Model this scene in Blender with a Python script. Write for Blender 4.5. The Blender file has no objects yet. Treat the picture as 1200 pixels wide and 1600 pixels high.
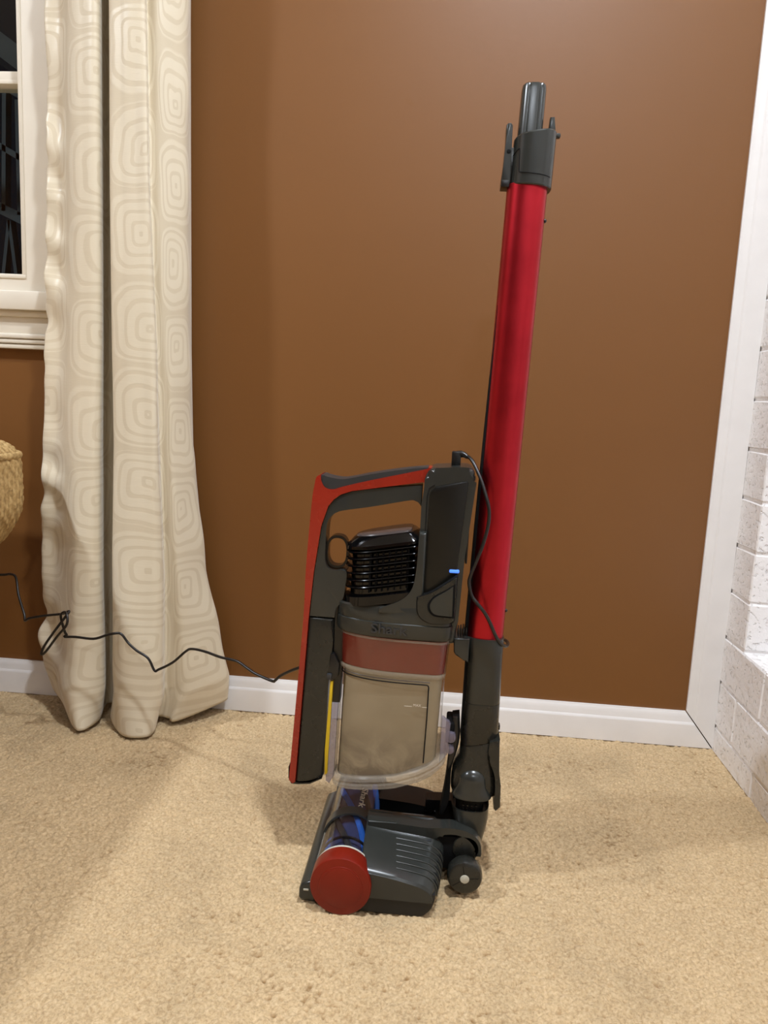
import bpy, bmesh, math, random
import numpy as np
from mathutils import Vector, Matrix
random.seed(7); np.random.seed(7)
S = bpy.context.scene
COL = S.collection
PI = math.pi

# ------------------------------------------------------------------ camera
cam = bpy.data.cameras.new('camera'); camo = bpy.data.objects.new('camera', cam); COL.objects.link(camo)
cam.sensor_fit = 'VERTICAL'; cam.sensor_height = 36; cam.lens = 1202*36/1600; cam.clip_start = .02
def cam_axes(yaw, pit, rol):
    fw = Vector((-math.sin(yaw)*math.cos(pit), math.cos(yaw)*math.cos(pit), -math.sin(pit)))
    r0 = Vector((math.cos(yaw), math.sin(yaw), 0)); d0 = fw.cross(r0)
    c, s = math.cos(rol), math.sin(rol)
    return fw, c*r0 - s*d0, s*r0 + c*d0
fw, rt, dn = cam_axes(math.radians(4.4493), math.radians(8.7743), math.radians(2.7505))
camo.matrix_world = Matrix(((rt.x, -dn.x, -fw.x, 0), (rt.y, -dn.y, -fw.y, 0), (rt.z, -dn.z, -fw.z, .68), (0, 0, 0, 1)))
S.camera = camo

# ------------------------------------------------------------------ world, ceiling lights, exposure
w = bpy.data.worlds.new('night'); S.world = w; w.use_nodes = True
w.node_tree.nodes['Background'].inputs[0].default_value = (.02, .025, .035, 1)
w.node_tree.nodes['Background'].inputs[1].default_value = .25
def downlight(x, y, watts, z=2.41, rad=.075, col=(.92, 1, 1.10)):
    l = bpy.data.lights.new('ceiling_downlight', 'AREA'); l.shape = 'DISK'; l.size = rad*2; l.energy = watts; l.color = col
    l.spread = math.radians(170)
    o = bpy.data.objects.new('ceiling_downlight', l); COL.objects.link(o); o.location = (x, y, z)
downlight(.20, .50, 33)
downlight(.20, -1.60, 18)
downlight(-1.98, .25, 47)
vs = S.view_settings; vs.view_transform = 'Standard'; vs.look = 'None'; vs.gamma = 1; vs.exposure = -.08; vs.use_curve_mapping = False

# ------------------------------------------------------------------ materials
def srgb(r, g, b):
    f = lambda c: (c/255/12.92) if c/255 <= .04045 else ((c/255+.055)/1.055)**2.4
    return (f(r), f(g), f(b), 1)
class NT:
    def __init__(s, name):
        s.m = bpy.data.materials.new(name); s.m.use_nodes = True; s.t = s.m.node_tree
        s.b = s.t.nodes['Principled BSDF']; s.out = s.t.nodes['Material Output']
    def n(s, typ, **kw):
        o = s.t.nodes.new(typ)
        for k, v in kw.items():
            if k.startswith('i_'): o.inputs[k[2:].replace('_', ' ')].default_value = v
            else: setattr(o, k, v)
        return o
    def l(s, a, b): s.t.links.new(a, b)
    def math(s, op, a, b=None, clamp=False):
        o = s.n('ShaderNodeMath', operation=op, use_clamp=clamp)
        for i, v in enumerate((a, b)):
            if v is None: continue
            if isinstance(v, (int, float)): o.inputs[i].default_value = v
            else: s.l(v, o.inputs[i])
        return o.outputs[0]
    def mix(s, fac, a, b):
        o = s.n('ShaderNodeMix', data_type='RGBA')
        for sock, v in ((o.inputs['Factor'], fac), (o.inputs['A'], a), (o.inputs['B'], b)):
            if isinstance(v, (tuple, float, int)): sock.default_value = v
            else: s.l(v, sock)
        return o.outputs['Result']
    def coords(s, scale=1.0):
        c = s.n('ShaderNodeTexCoord'); mp = s.n('ShaderNodeMapping'); s.l(c.outputs['Object'], mp.inputs[0])
        mp.inputs['Scale'].default_value = (scale,)*3 if isinstance(scale, (int, float)) else scale
        return mp.outputs[0]
    def noise(s, co, scale, detail=3, rough=.5, dist=0):
        o = s.n('ShaderNodeTexNoise'); s.l(co, o.inputs['Vector'])
        o.inputs['Scale'].default_value = scale; o.inputs['Detail'].default_value = detail
        o.inputs['Roughness'].default_value = rough; o.inputs['Distortion'].default_value = dist
        return o.outputs['Fac']
    def ramp(s, fac, stops):
        o = s.n('ShaderNodeValToRGB'); s.l(fac, o.inputs[0]); e = o.color_ramp.elements
        while len(e) < len(stops): e.new(.5)
        for x, (p, c) in zip(e, stops): x.position = p; x.color = c if isinstance(c, tuple) else (c, c, c, 1)
        return o.outputs[0]
    def bump(s, h, strength=.3, dist=.002):
        o = s.n('ShaderNodeBump'); o.inputs['Strength'].default_value = strength; o.inputs['Distance'].default_value = dist
        s.l(h, o.inputs['Height']); s.l(o.outputs[0], s.b.inputs['Normal'])
def plastic(name, col, rough=.35, bump=0, scale=300, metallic=0, spec=.5, coat=0, var=.06):
    t = NT(name); co = t.coords()
    nz = t.noise(co, 18, 3)
    d = tuple(c*(1-var*2) for c in col[:3]) + (1,); l = tuple(min(1, c*(1+var*2)) for c in col[:3]) + (1,)
    t.l(t.ramp(nz, [(.3, d), (.7, l)]), t.b.inputs['Base Color'])
    t.l(t.ramp(t.noise(co, 40, 4), [(.3, max(0, rough-.015)), (.7, rough+.02)]), t.b.inputs['Roughness'])
    t.b.inputs['Metallic'].default_value = metallic; t.b.inputs['Specular IOR Level'].default_value = spec
    t.b.inputs['Coat Weight'].default_value = coat; t.b.inputs['Coat Roughness'].default_value = .08
    if bump: t.bump(t.noise(co, scale, 2), bump, .001)
    return t.m
def clear(name, tint=(.95, .95, .95, 1), rough=.08, refl=1.0, ior=1.46):
    t = NT(name)
    tr = t.n('ShaderNodeBsdfTransparent'); tr.inputs[0].default_value = tint
    gl = t.n('ShaderNodeBsdfGlossy'); gl.inputs['Roughness'].default_value = rough
    lw = t.n('ShaderNodeLayerWeight'); lw.inputs['Blend'].default_value = .5; f0 = ((ior-1)/(ior+1))**2
    fres = t.math('ADD', t.math('MULTIPLY', t.math('POWER', lw.outputs['Facing'], 5.0), 1-f0), f0)   # Schlick, the same from both sides of a pane
    co = t.coords(); rg = t.ramp(t.noise(co, 30, 3), [(.3, max(.0, rough-.02)), (.7, rough+.03)]); t.l(rg, gl.inputs['Roughness'])
    mx = t.n('ShaderNodeMixShader'); t.l(t.math('MULTIPLY', fres, refl, True), mx.inputs[0])
    t.l(tr.outputs[0], mx.inputs[1]); t.l(gl.outputs[0], mx.inputs[2]); t.l(mx.outputs[0], t.out.inputs[0])
    return t.m
M = {}
M['grey'] = plastic('grey_plastic', srgb(44, 46, 43), .24)
M['greyd'] = plastic('dark_grey_plastic', srgb(34, 34, 30), .27)
M['charcoal'] = plastic('charcoal_panel', srgb(18, 18, 16), .3, spec=.35)
M['black'] = plastic('black_plastic', srgb(20, 20, 20), .32)
M['gloss'] = plastic('gloss_black_plastic', srgb(8, 8, 9), .13, bump=0, spec=.4)
M['deep'] = plastic('matte_black', srgb(10, 10, 10), .8, spec=.2)
M['rubber'] = plastic('rubber_pad', srgb(44, 46, 48), .42)
M['spine'] = plastic('orange_red_plastic', srgb(146, 34, 18), .27, coat=.15)
M['cap'] = plastic('red_cap_plastic', srgb(118, 24, 8), .36, spec=.35)
M['tube'] = plastic('anodised_red_tube', srgb(184, 44, 54), .36, metallic=1.0, bump=0)
M['band'] = plastic('red_band', srgb(112, 40, 28), .22, bump=0, coat=.5)
M['yellow'] = plastic('yellow_strip', srgb(196, 164, 22), .5)
M['blue'] = plastic('blue_bristle', srgb(28, 96, 190), .6)
M['smoke'] = plastic('smoke_grey_cap', srgb(74, 66, 64), .2, bump=0)
M['hub'] = plastic('pale_hub', srgb(186, 184, 170), .5)
M['print'] = plastic('printed_white', srgb(205, 196, 180), .6)
M['white'] = plastic('white_trim_paint', srgb(236, 233, 230), .34, bump=.05, scale=60, var=.012)
M['whitew'] = plastic('warm_bounce_white_paint', srgb(226, 217, 200), .36, bump=0, var=.012)  # same white paint as the trim, tinted with warm light bounced off the curtain
M['cream'] = plastic('cream_wall_paint', srgb(150, 142, 128), .7, var=.01)
M['ceil'] = plastic('ceiling_white', srgb(228, 224, 216), .8, var=.01)
M['grey_bar'] = plastic('faint_grey_bars', srgb(74, 80, 82), .8)
M['wood'] = plastic('brown_wood', srgb(92, 60, 36), .5, scale=80)
M['cord'] = plastic('black_cord_sheath', srgb(20, 18, 18), .32)
M['clear'] = clear('clear_plastic', (.93, .92, .92, 1), .06)

def milky(name, col, fac, rough=.12):
    t = NT(name); co = t.coords(); tr = t.n('ShaderNodeBsdfTransparent'); tr.inputs[0].default_value = (.92, .92, .92, 1)
    t.l(t.ramp(t.noise(co, 25, 3), [(.3, tuple(c*.9 for c in col[:3])+(1,)), (.7, col)]), t.b.inputs['Base Color'])
    t.b.inputs['Roughness'].default_value = rough; t.b.inputs['Coat Weight'].default_value = .4
    mx = t.n('ShaderNodeMixShader'); mx.inputs[0].default_value = fac; t.l(tr.outputs[0], mx.inputs[1]); t.l(t.b.outputs[0], mx.inputs[2]); t.l(mx.outputs[0], t.out.inputs[0]); return t.m
M['rim'] = milky('milky_clear_plastic', srgb(186, 176, 160), .36)
M['lav'] = milky('lavender_clear_plastic', srgb(150, 140, 156), .5)
M['glass'] = clear('window_glass', (.92, .95, .95, 1), .01)
def led_mat():
    t = NT('blue_led'); t.b.inputs['Base Color'].default_value = srgb(70, 120, 240); t.b.inputs['Emission Color'].default_value = srgb(80, 135, 255)
    t.b.inputs['Emission Strength'].default_value = 1.1; return t.m
M['led'] = led_mat()
def wall_mat():
    t = NT('brown_wall_paint'); co = t.coords()
    t.l(t.ramp(t.noise(co, 2.2, 4), [(.3, (.183, .072, .0150, 1)), (.7, (.195, .077, .0165, 1))]), t.b.inputs['Base Color'])
    t.b.inputs['Roughness'].default_value = .46; t.b.inputs['Specular IOR Level'].default_value = .5
    a = t.noise(co, 90, 3); spots = t.ramp(t.noise(co, 11, 2), [(.70, 0.), (.76, 1.)])
    h = t.math('ADD', t.math('MULTIPLY', a, .25), t.math('MULTIPLY', spots, .5)); t.bump(h, .12, .003)
    return t.m
M['wall'] = wall_mat()
def brick_mat():
    t = NT('painted_brick'); co = t.coords()
    pits = t.ramp(t.noise(co, 120, 3, .6), [(.30, 0.), (.42, 1.)])
    t.l(t.mix(pits, srgb(234, 229, 226), srgb(245, 242, 240)), t.b.inputs['Base Color'])
    t.b.inputs['Roughness'].default_value = .42
    t.bump(t.math('ADD', t.math('MULTIPLY', pits, .5), t.math('MULTIPLY', t.noise(co, 30, 4, .6), .9)), .75, .005)
    return t.m
M['brick'] = brick_mat()
def carpet_mat():
    t = NT('beige_carpet'); co = t.coords()
    g = t.n('ShaderNodeNewGeometry'); sep = t.n('ShaderNodeSeparateXYZ'); t.l(co, sep.inputs[0])
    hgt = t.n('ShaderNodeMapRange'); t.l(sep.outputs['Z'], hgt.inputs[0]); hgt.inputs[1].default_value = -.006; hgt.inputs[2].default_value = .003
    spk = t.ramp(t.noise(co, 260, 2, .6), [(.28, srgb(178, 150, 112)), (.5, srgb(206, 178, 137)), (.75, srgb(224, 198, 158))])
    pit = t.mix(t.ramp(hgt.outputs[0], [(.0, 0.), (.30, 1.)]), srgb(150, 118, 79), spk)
    # brushed nap: large lighter and darker patches and the strokes a vacuum leaves
    big = t.noise(co, 5.5, 3, .55, .6)
    st = t.noise(t.coords((7.5, .9, 1)), 1.0, 1)
    nap = t.ramp(t.math('ADD', t.math('MULTIPLY', big, .7), t.math('MULTIPLY', st, .35)), [(.36, .80), (.5, .95), (.62, 1.)])
    mul = t.n('ShaderNodeMix', data_type='RGBA', blend_type='MULTIPLY'); mul.inputs['Factor'].default_value = 1
    t.l(pit, mul.inputs['A']); t.l(nap, mul.inputs['B']); t.l(mul.outputs['Result'], t.b.inputs['Base Color'])
    t.b.inputs['Roughness'].default_value = .95; t.b.inputs['Specular IOR Level'].default_value = .1
    t.b.inputs['Sheen Weight'].default_value = .25; t.b.inputs['Sheen Tint'].default_value = (1, .85, .6, 1)
    t.bump(t.noise(co, 420, 3, .7), .55, .003)
    return t.m
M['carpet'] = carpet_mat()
def curtain_mat():
    t = NT('jacquard_curtain'); uv = t.n('ShaderNodeUVMap'); uv.uv_map = 'UVMap'
    co = uv.outputs[0]
    nz = t.n('ShaderNodeTexNoise'); t.l(co, nz.inputs['Vector']); nz.inputs['Scale'].default_value = 1.3; nz.inputs['Detail'].default_value = 1
    sep = t.n('ShaderNodeSeparateXYZ'); t.l(co, sep.inputs[0])
    def cell(x, off):
        a = t.math('ADD', x, off); fl = t.math('FLOOR', a)
        return fl, t.math('SUBTRACT', t.math('SUBTRACT', a, fl), .5)
    fx, lx = cell(sep.outputs['X'], 0)
    shift = t.math('MULTIPLY', t.math('FRACT', t.math('MULTIPLY', fx, .37)), .9)
    yv = t.math('ADD', sep.outputs['Y'], shift)
    fy, ly = cell(yv, 0)
    wn = t.n('ShaderNodeTexWhiteNoise', noise_dimensions='2D'); cv = t.n('ShaderNodeCombineXYZ'); t.l(fx, cv.inputs[0]); t.l(fy, cv.inputs[1]); t.l(cv.outputs[0], wn.inputs[0])
    sc = t.n('ShaderNodeSeparateXYZ'); t.l(wn.outputs['Color'], sc.inputs[0])
    nsep = t.n('ShaderNodeSeparateXYZ'); t.l(nz.outputs['Color'], nsep.inputs[0])
    # rings drift off centre the closer they are to the middle
    r0 = t.math('MAXIMUM', t.math('ABSOLUTE', lx), t.math('ABSOLUTE', ly))
    inn = t.math('SUBTRACT', 1, t.math('MULTIPLY', r0, 2), True)
    dx = t.math('MULTIPLY', t.math('SUBTRACT', sc.outputs[0], .5), t.math('MULTIPLY', inn, .22))
    dy = t.math('MULTIPLY', t.math('SUBTRACT', sc.outputs[1], .5), t.math('MULTIPLY', inn, .30))
    ax = t.math('ADD', t.math('ADD', lx, dx), t.math('MULTIPLY', t.math('SUBTRACT', nsep.outputs[0], .5), .2))
    ay = t.math('ADD', t.math('ADD', ly, dy), t.math('MULTIPLY', t.math('SUBTRACT', nsep.outputs[1], .5), .2))
    p = lambda v: t.math('POWER', t.math('ABSOLUTE', v), 4.0)
    d = t.math('POWER', t.math('ADD', p(ax), p(ay)), .25)
    ph = t.math('ADD', t.math('MULTIPLY', d, 8.0), t.math('MULTIPLY', sc.outputs[2], .5))
    tri = t.math('ABSOLUTE', t.math('SUBTRACT', t.math('MULTIPLY', t.math('FRACT', ph), 2), 1))
    band = t.ramp(tri, [(.26, 0.), (.40, 1.)])
    edge = t.ramp(d, [(.455, 1.), (.475, 0.)])
    f = t.math('MULTIPLY', band, edge)
    t.l(t.mix(f, srgb(210, 196, 169), srgb(221, 209, 184)), t.b.inputs['Base Color'])
    t.l(t.ramp(f, [(0., .62), (1., .40)]), t.b.inputs['Roughness'])
    t.b.inputs['Specular IOR Level'].default_value = .5
    t.b.inputs['Sheen Weight'].default_value = .25
    wv = t.n('ShaderNodeTexNoise'); mp = t.n('ShaderNodeMapping'); mp.inputs['Scale'].default_value = (9, 70, 1); t.l(co, mp.inputs[0]); t.l(mp.outputs[0], wv.inputs['Vector']); wv.inputs['Scale'].default_value = 1.0; wv.inputs['Detail'].default_value = 3
    t.bump(t.math('ADD', t.math('MULTIPLY', wv.outputs['Fac'], .35), t.math('MULTIPLY', f, .25)), .22, .002)
    return t.m
M['curtain'] = curtain_mat()
def dust_mat():
    t = NT('dusty_liner'); co = t.coords()
    sep = t.n('ShaderNodeSeparateXYZ'); t.l(co, sep.inputs[0])
    low = t.n('ShaderNodeMapRange'); t.l(sep.outputs['Z'], low.inputs[0]); low.inputs[1].default_value = .150; low.inputs[2].default_value = .225; low.inputs[3].default_value = 1; low.inputs[4].default_value = 0
    cl = t.ramp(t.noise(co, 26, 5, .6, .8), [(.36, 0.), (.60, 1.)])
    base = t.ramp(t.noise(co, 12, 3), [(.3, srgb(150, 137, 110)), (.7, srgb(166, 153, 126))])
    t.l(t.mix(t.math('MULTIPLY', t.math('MULTIPLY', cl, low.outputs[0]), .9), base, srgb(104, 92, 76)), t.b.inputs['Base Color'])
    t.b.inputs['Roughness'].default_value = .55; return t.m
M['dust'] = dust_mat()
def weave_mat():
    t = NT('seagrass_weave'); co = t.coords()
    t.l(t.ramp(t.noise(co, 120, 4, .6), [(.25, srgb(120, 92, 52)), (.5, srgb(176, 144, 92)), (.75, srgb(200, 170, 118))]), t.b.inputs['Base Color'])
    t.b.inputs['Roughness'].default_value = .75; t.bump(t.noise(co, 400, 2), .4, .001); return t.m
M['weave'] = weave_mat()

# ------------------------------------------------------------------ helpers
ORG = [Vector((0, 0, 0))]
def link(name, me, mat, parent=None):
    me.materials.append(mat if not isinstance(mat, str) else M[mat])
    o = bpy.data.objects.new(name, me); COL.objects.link(o)
    if parent: o.parent = parent
    return o
def shade(me, ang=38):
    for p_ in me.polygons: p_.use_smooth = True
    me.set_sharp_from_angle(angle=math.radians(ang))
def obj(name, verts, faces, mat, parent=None, ang=38):
    me = bpy.data.meshes.new(name); o = ORG[0]
    me.from_pydata([(v[0]-o.x, v[1]-o.y, v[2]-o.z) for v in verts], [], faces); me.update()
    bm = bmesh.new(); bm.from_mesh(me); bmesh.ops.recalc_face_normals(bm, faces=bm.faces); bm.to_mesh(me); bm.free()
    shade(me, ang); return link(name, me, mat, parent)
def from_bm(name, bm, mat, parent=None, ang=38):
    bmesh.ops.recalc_face_normals(bm, faces=bm.faces)
    bmesh.ops.translate(bm, verts=bm.verts, vec=-ORG[0])
    me = bpy.data.meshes.new(name); bm.to_mesh(me); bm.free(); shade(me, ang)
    return link(name, me, mat, parent)
def bm_box(bm, x0, x1, y0, y1, z0, z1, bev=0, seg=2):
    g = bmesh.ops.create_cube(bm, size=1)['verts']
    for v in g: v.co = Vector((x0+(v.co.x+.5)*(x1-x0), y0+(v.co.y+.5)*(y1-y0), z0+(v.co.z+.5)*(z1-z0)))
    if bev:
        es = list({e for v in g for e in v.link_edges})
        bmesh.ops.bevel(bm, geom=es, offset=bev, segments=seg, affect='EDGES', profile=.5)
def box(name, x0, x1, y0, y1, z0, z1, mat, parent=None, bev=0, seg=2):
    bm = bmesh.new(); bm_box(bm, x0, x1, y0, y1, z0, z1, bev, seg); return from_bm(name, bm, mat, parent)
def cr(pts, n=6, closed=False):
    """Catmull-Rom through points (any dimension)"""
    P = [np.array(q, float) for q in pts]; L = len(P); out = []
    for i in range(L if closed else L-1):
        if closed: a, b, c, d = P[i-1], P[i], P[(i+1) % L], P[(i+2) % L]
        else:
            b, c = P[i], P[i+1]; a = P[i-1] if i else 2*b-c; d = P[i+2] if i+2 < L else 2*c-b
        for k in range(n):
            t = k/n; out.append(tuple(.5*((2*b)+(-a+c)*t+(2*a-5*b+4*c-d)*t*t+(-a+3*b-3*c+d)*t**3)))
    if not closed: out.append(tuple(P[-1]))
    return out
def prism(name, outline, y0, y1, mat, parent=None, bev=.003, seg=3):
    """XZ outline extruded along Y with rounded rims"""
    bm = bmesh.new(); a = [bm.verts.new((x, y0, z)) for x, z in outline]; b = [bm.verts.new((x, y1, z)) for x, z in outline]
    bm.faces.new(a); bm.faces.new(b[::-1]); n = len(a)
    for i in range(n): bm.faces.new((a[i], b[i], b[(i+1) % n], a[(i+1) % n]))
    if bev:
        bm.edges.ensure_lookup_table(); A, B = set(a), set(b)
        es = [e for e in bm.edges if all(v in A for v in e.verts) or all(v in B for v in e.verts)]
        bmesh.ops.bevel(bm, geom=es, offset=bev, segments=seg, affect='EDGES', profile=.5, clamp_overlap=True)
    bmesh.ops.triangulate(bm, faces=[f for f in bm.faces if len(f.verts) > 4])
    return from_bm(name, bm, mat, parent)
def ringprism(name, outer, inner, y0, y1, mat, parent=None):
    n = len(outer); V = []; F = []
    for y in (y0, y1):
        V += [(x, y, z) for x, z in outer] + [(x, y, z) for x, z in inner]
    for i in range(n):
        j = (i+1) % n
        F += [(i, j, n+j, n+i), (2*n+i, 3*n+i, 3*n+j, 2*n+j), (i, 2*n+i, 2*n+j, j), (n+i, n+j, 3*n+j, 3*n+i)]
    return obj(name, V, F, mat, parent)
def loft(name, rings, mat, parent=None, cap=True, ang=38, closed=False):
    n = len(rings[0]); V = [v for r_ in rings for v in r_]; F = []
    R_ = len(rings)
    for k in range(R_ if closed else R_-1):
        k2 = (k+1) % R_
        for i in range(n):
            j = (i+1) % n; F.append((k*n+i, k*n+j, k2*n+j, k2*n+i))
    if cap and not closed: F += [tuple(range(n))[::-1], tuple((R_-1)*n+i for i in range(n))]
    return obj(name, V, F, mat, parent, ang)
def sweep(name, path, r, mat, parent=None, n=10, closed=False, ang=60):
    P = [Vector(q) for q in path]; rings = []; L = len(P); nrm = None
    for i in range(L):
        if closed: tg = (P[(i+1) % L]-P[i-1]).normalized()
        else: tg = (P[min(i+1, L-1)]-P[max(i-1, 0)]).normalized()
        if nrm is None: nrm = tg.orthogonal().normalized()
        nrm = (nrm - tg*nrm.dot(tg)); nrm = nrm.normalized() if nrm.length > 1e-6 else tg.orthogonal().normalized()
        bn = tg.cross(nrm); rr = r[i] if isinstance(r, (list, tuple)) else r
        rings.append([tuple(P[i]+nrm*math.cos(2*PI*k/n)*rr+bn*math.sin(2*PI*k/n)*rr) for k in range(n)])
    return loft(name, rings, mat, parent, True, ang, closed)
def selli(cx, cy, a, b, z, n=40, e=2.0, zs=0.0):
    """superellipse ring in XY, z rising by zs per metre of x"""
    out = []
    for k in range(n):
        t = 2*PI*k/n; c, s = math.cos(t), math.sin(t)
        x = a*math.copysign(abs(c)**(2/e), c); y = b*math.copysign(abs(s)**(2/e), s)
        out.append((cx+x, cy+y, z+zs*x))
    return out
def cyl_y(name, cx, cz, r, y0, y1, mat, parent=None, bev=.002, n=48):
    pr = [(r-bev, y0), (r-bev*.3, y0+bev*.3), (r, y0+bev), (r, y1-bev), (r-bev*.3, y1-bev*.3), (r-bev, y1)]
    return loft(name, [[(cx+q*math.cos(2*PI*k/n), y, cz+q*math.sin(2*PI*k/n)) for k in range(n)] for q, y in pr], mat, parent)
def text_mesh(name, body, size, mat, parent, mtx, extrude=.0005, fit=None, weight=0.0):
    c = bpy.data.curves.new('txt', 'FONT'); c.body = body; c.size = 1; c.extrude = extrude/size; c.offset = weight; c.align_x = 'CENTER'; c.align_y = 'CENTER'; c.resolution_u = 3
    o = bpy.data.objects.new('txt', c); COL.objects.link(o); bpy.context.view_layer.update()
    me = bpy.data.meshes.new_from_object(o.evaluated_get(bpy.context.evaluated_depsgraph_get()))
    bpy.data.objects.remove(o); bpy.data.curves.remove(c)
    xs = [v.co.x for v in me.vertices]; sx = size if fit is None else fit/(max(xs)-min(xs))
    me.transform(Matrix.Translation(-ORG[0]) @ mtx @ Matrix.Diagonal((sx, size, size, 1)))
    me.name = name; me.materials.clear(); return link(name, me, mat, parent)
def tag(o, label=None, cat=None, group=None, kind=None):
    if label: o['label'] = label
    if cat: o['category'] = cat
    if group: o['group'] = group
    if kind: o['kind'] = kind
    return o
def empty(name, loc):
    o = bpy.data.objects.new(name, None); COL.objects.link(o); o.location = loc; o.empty_display_size = .05
    ORG[0] = Vector(loc); return o
def lin(x, xs, ys): return float(np.interp(x, xs, ys))

# ------------------------------------------------------------------ setting
WY = 1.534; RX = .571; CZ = 2.45; LX = -2.7; BY = -2.9
def struct(o): o['kind'] = 'structure'; return o
struct(box('floor', LX-.1, .95, BY-.1, 1.7, -.12, -.012, 'carpet'))
struct(box('ceiling', LX-.1, .95, BY-.1, 1.7, CZ, CZ+.1, 'ceil'))
WX0, WX1, WZ0, WZ1 = -1.80, -.852, .8785, 2.05
bm = bmesh.new()
bm_box(bm, WX1, .95, WY, WY+.12, -.02, CZ); bm_box(bm, LX-.1, WX0, WY, WY+.12, -.02, CZ)
bm_box(bm, WX0, WX1, WY, WY+.12, -.02, WZ0); bm_box(bm, WX0, WX1, WY, WY+.12, WZ1, CZ)
struct(from_bm('wall_back', bm, 'wall'))
struct(box('wall_left', LX-.1, LX, BY, WY, -.02, CZ, 'wall'))
struct(box('wall_front', LX-.1, .95, BY-.1, BY, -.02, CZ, 'wall'))

# moulding: same profile for baseboard (outer edge on the floor) and corner trim (outer edge in the corner)
PROF = [(.0, 0.0), (.0, .013), (.0455, .013), (.0475, .0125), (.0515, .0098), (.060, .0085), (.0655, .0075), (.0690, .0055), (.0716, .0050), (.0716, 0.0)]
def mould(name, p0, p1, across, m0, m1, kind='structure', start=0.0):
    """run PROF from p0 to p1; `across` = direction from outer to inner edge, mitre slopes m0, m1"""
    p0, p1, ac = Vector(p0), Vector(p1), Vector(across); t = (p1-p0).normalized(); rings = []
    for P_, m_ in ((p0, m0), (p1, m1)):
        rings.append([tuple(P_+ac*a+t*(m_*a)+Vector((0, -h, 0))) for a, h in PROF])
    return struct(loft(name, rings, 'white', None, True, 25))
mould('baseboard_back', (LX, WY, 0), (RX-.0015, WY, 0), (0, 0, 1), 0, -(RX-.515)/.0716)
mould('trim_1', (RX, WY, .0015), (RX, WY, CZ), (-(RX-.515)/.0716, 0, 0), 1.0, 0)

# right wall: painted brick with a recess
wr = struct(box('wall_right', .5735, .90, BY, WY+.02, -.02, .236-.0025, 'brick'))
def wpiece(x0, x1, y0, y1, z0, z1): return box('mortar_bed', x0, x1, y0, y1, z0, z1, 'brick', wr)
wpiece(.5735, .90, 1.4310, WY+.02, .22, CZ)
wpiece(.80, .90, BY, 1.45, .22, CZ)
wpiece(.5735, .90, BY, .50, .22, CZ)
def brick_mesh(L, W, Hh, seed):
    rnd = random.Random(seed); bm = bmesh.new(); bm_box(bm, -W/2, W/2, -L/2, L/2, -Hh/2, Hh/2, .0028, 1)
    for v in bm.verts: v.co += Vector((rnd.uniform(-.0010, .0010), rnd.uniform(-.0014, .0014), rnd.uniform(-.0012, .0012)))
    me = bpy.data.meshes.new('brick'); bm.to_mesh(me); bm.free(); shade(me, 18); me.materials.append(M['brick']); return me
BRK = {}
def brick(xc, yc, zc, L, W, Hh):
    k = (round(L, 3), round(W, 3), round(Hh, 3), random.randint(0, 3))
    if k not in BRK: BRK[k] = brick_mesh(L, W, Hh, hash(k) & 0xffff)
    o = bpy.data.objects.new('brick', BRK[k]); COL.objects.link(o); o.parent = wr; o.location = (xc, yc, zc)
C_ = .093; GAP = .0045
zj = [-.043+C_*i for i in range(1, 27)]           # joints .05 .143 .236 ...
for i in range(3):                                  # below the sill
    z0 = max(zj[i]-C_, -.005); z1 = zj[i]; y = WY - (.104 if i % 2 else .0)
    if i % 2: brick(.571+.06, WY-.052+.003, (z0+z1)/2, .104-GAP+.006, .12, z1-z0-GAP)
    while y > .3:
        brick(.571+.06, y-.104, (z0+z1)/2, .208-GAP, .12, z1-z0-GAP); y -= .208
for k in range(6):                                  # sill course across the back of the recess
    brick(.571+.18, WY-.104-.208*k, .236-C_/2, .208-GAP, .11, C_-GAP)
for i in range(2, 14):                              # strip between corner and recess, its end forms the jamb
    z0, z1 = zj[i], zj[i]+C_; zc = (z0+z1)/2
    if i % 2: brick(.571+.05, 1.481, zc, .106, .10, C_-GAP); brick(.571+.156, 1.481, zc, .106, .10, C_-GAP)
    else: brick(.571+.10, 1.481, zc, .106, .20, C_-GAP)
for i in range(2, 12):                              # back of the recess
    y = 1.42 - (.104 if i % 2 else 0)
    for k in range(4): brick(.80, y-.104-.208*k, zj[i]+C_/2, .208-GAP, .05, C_-GAP)

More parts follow.
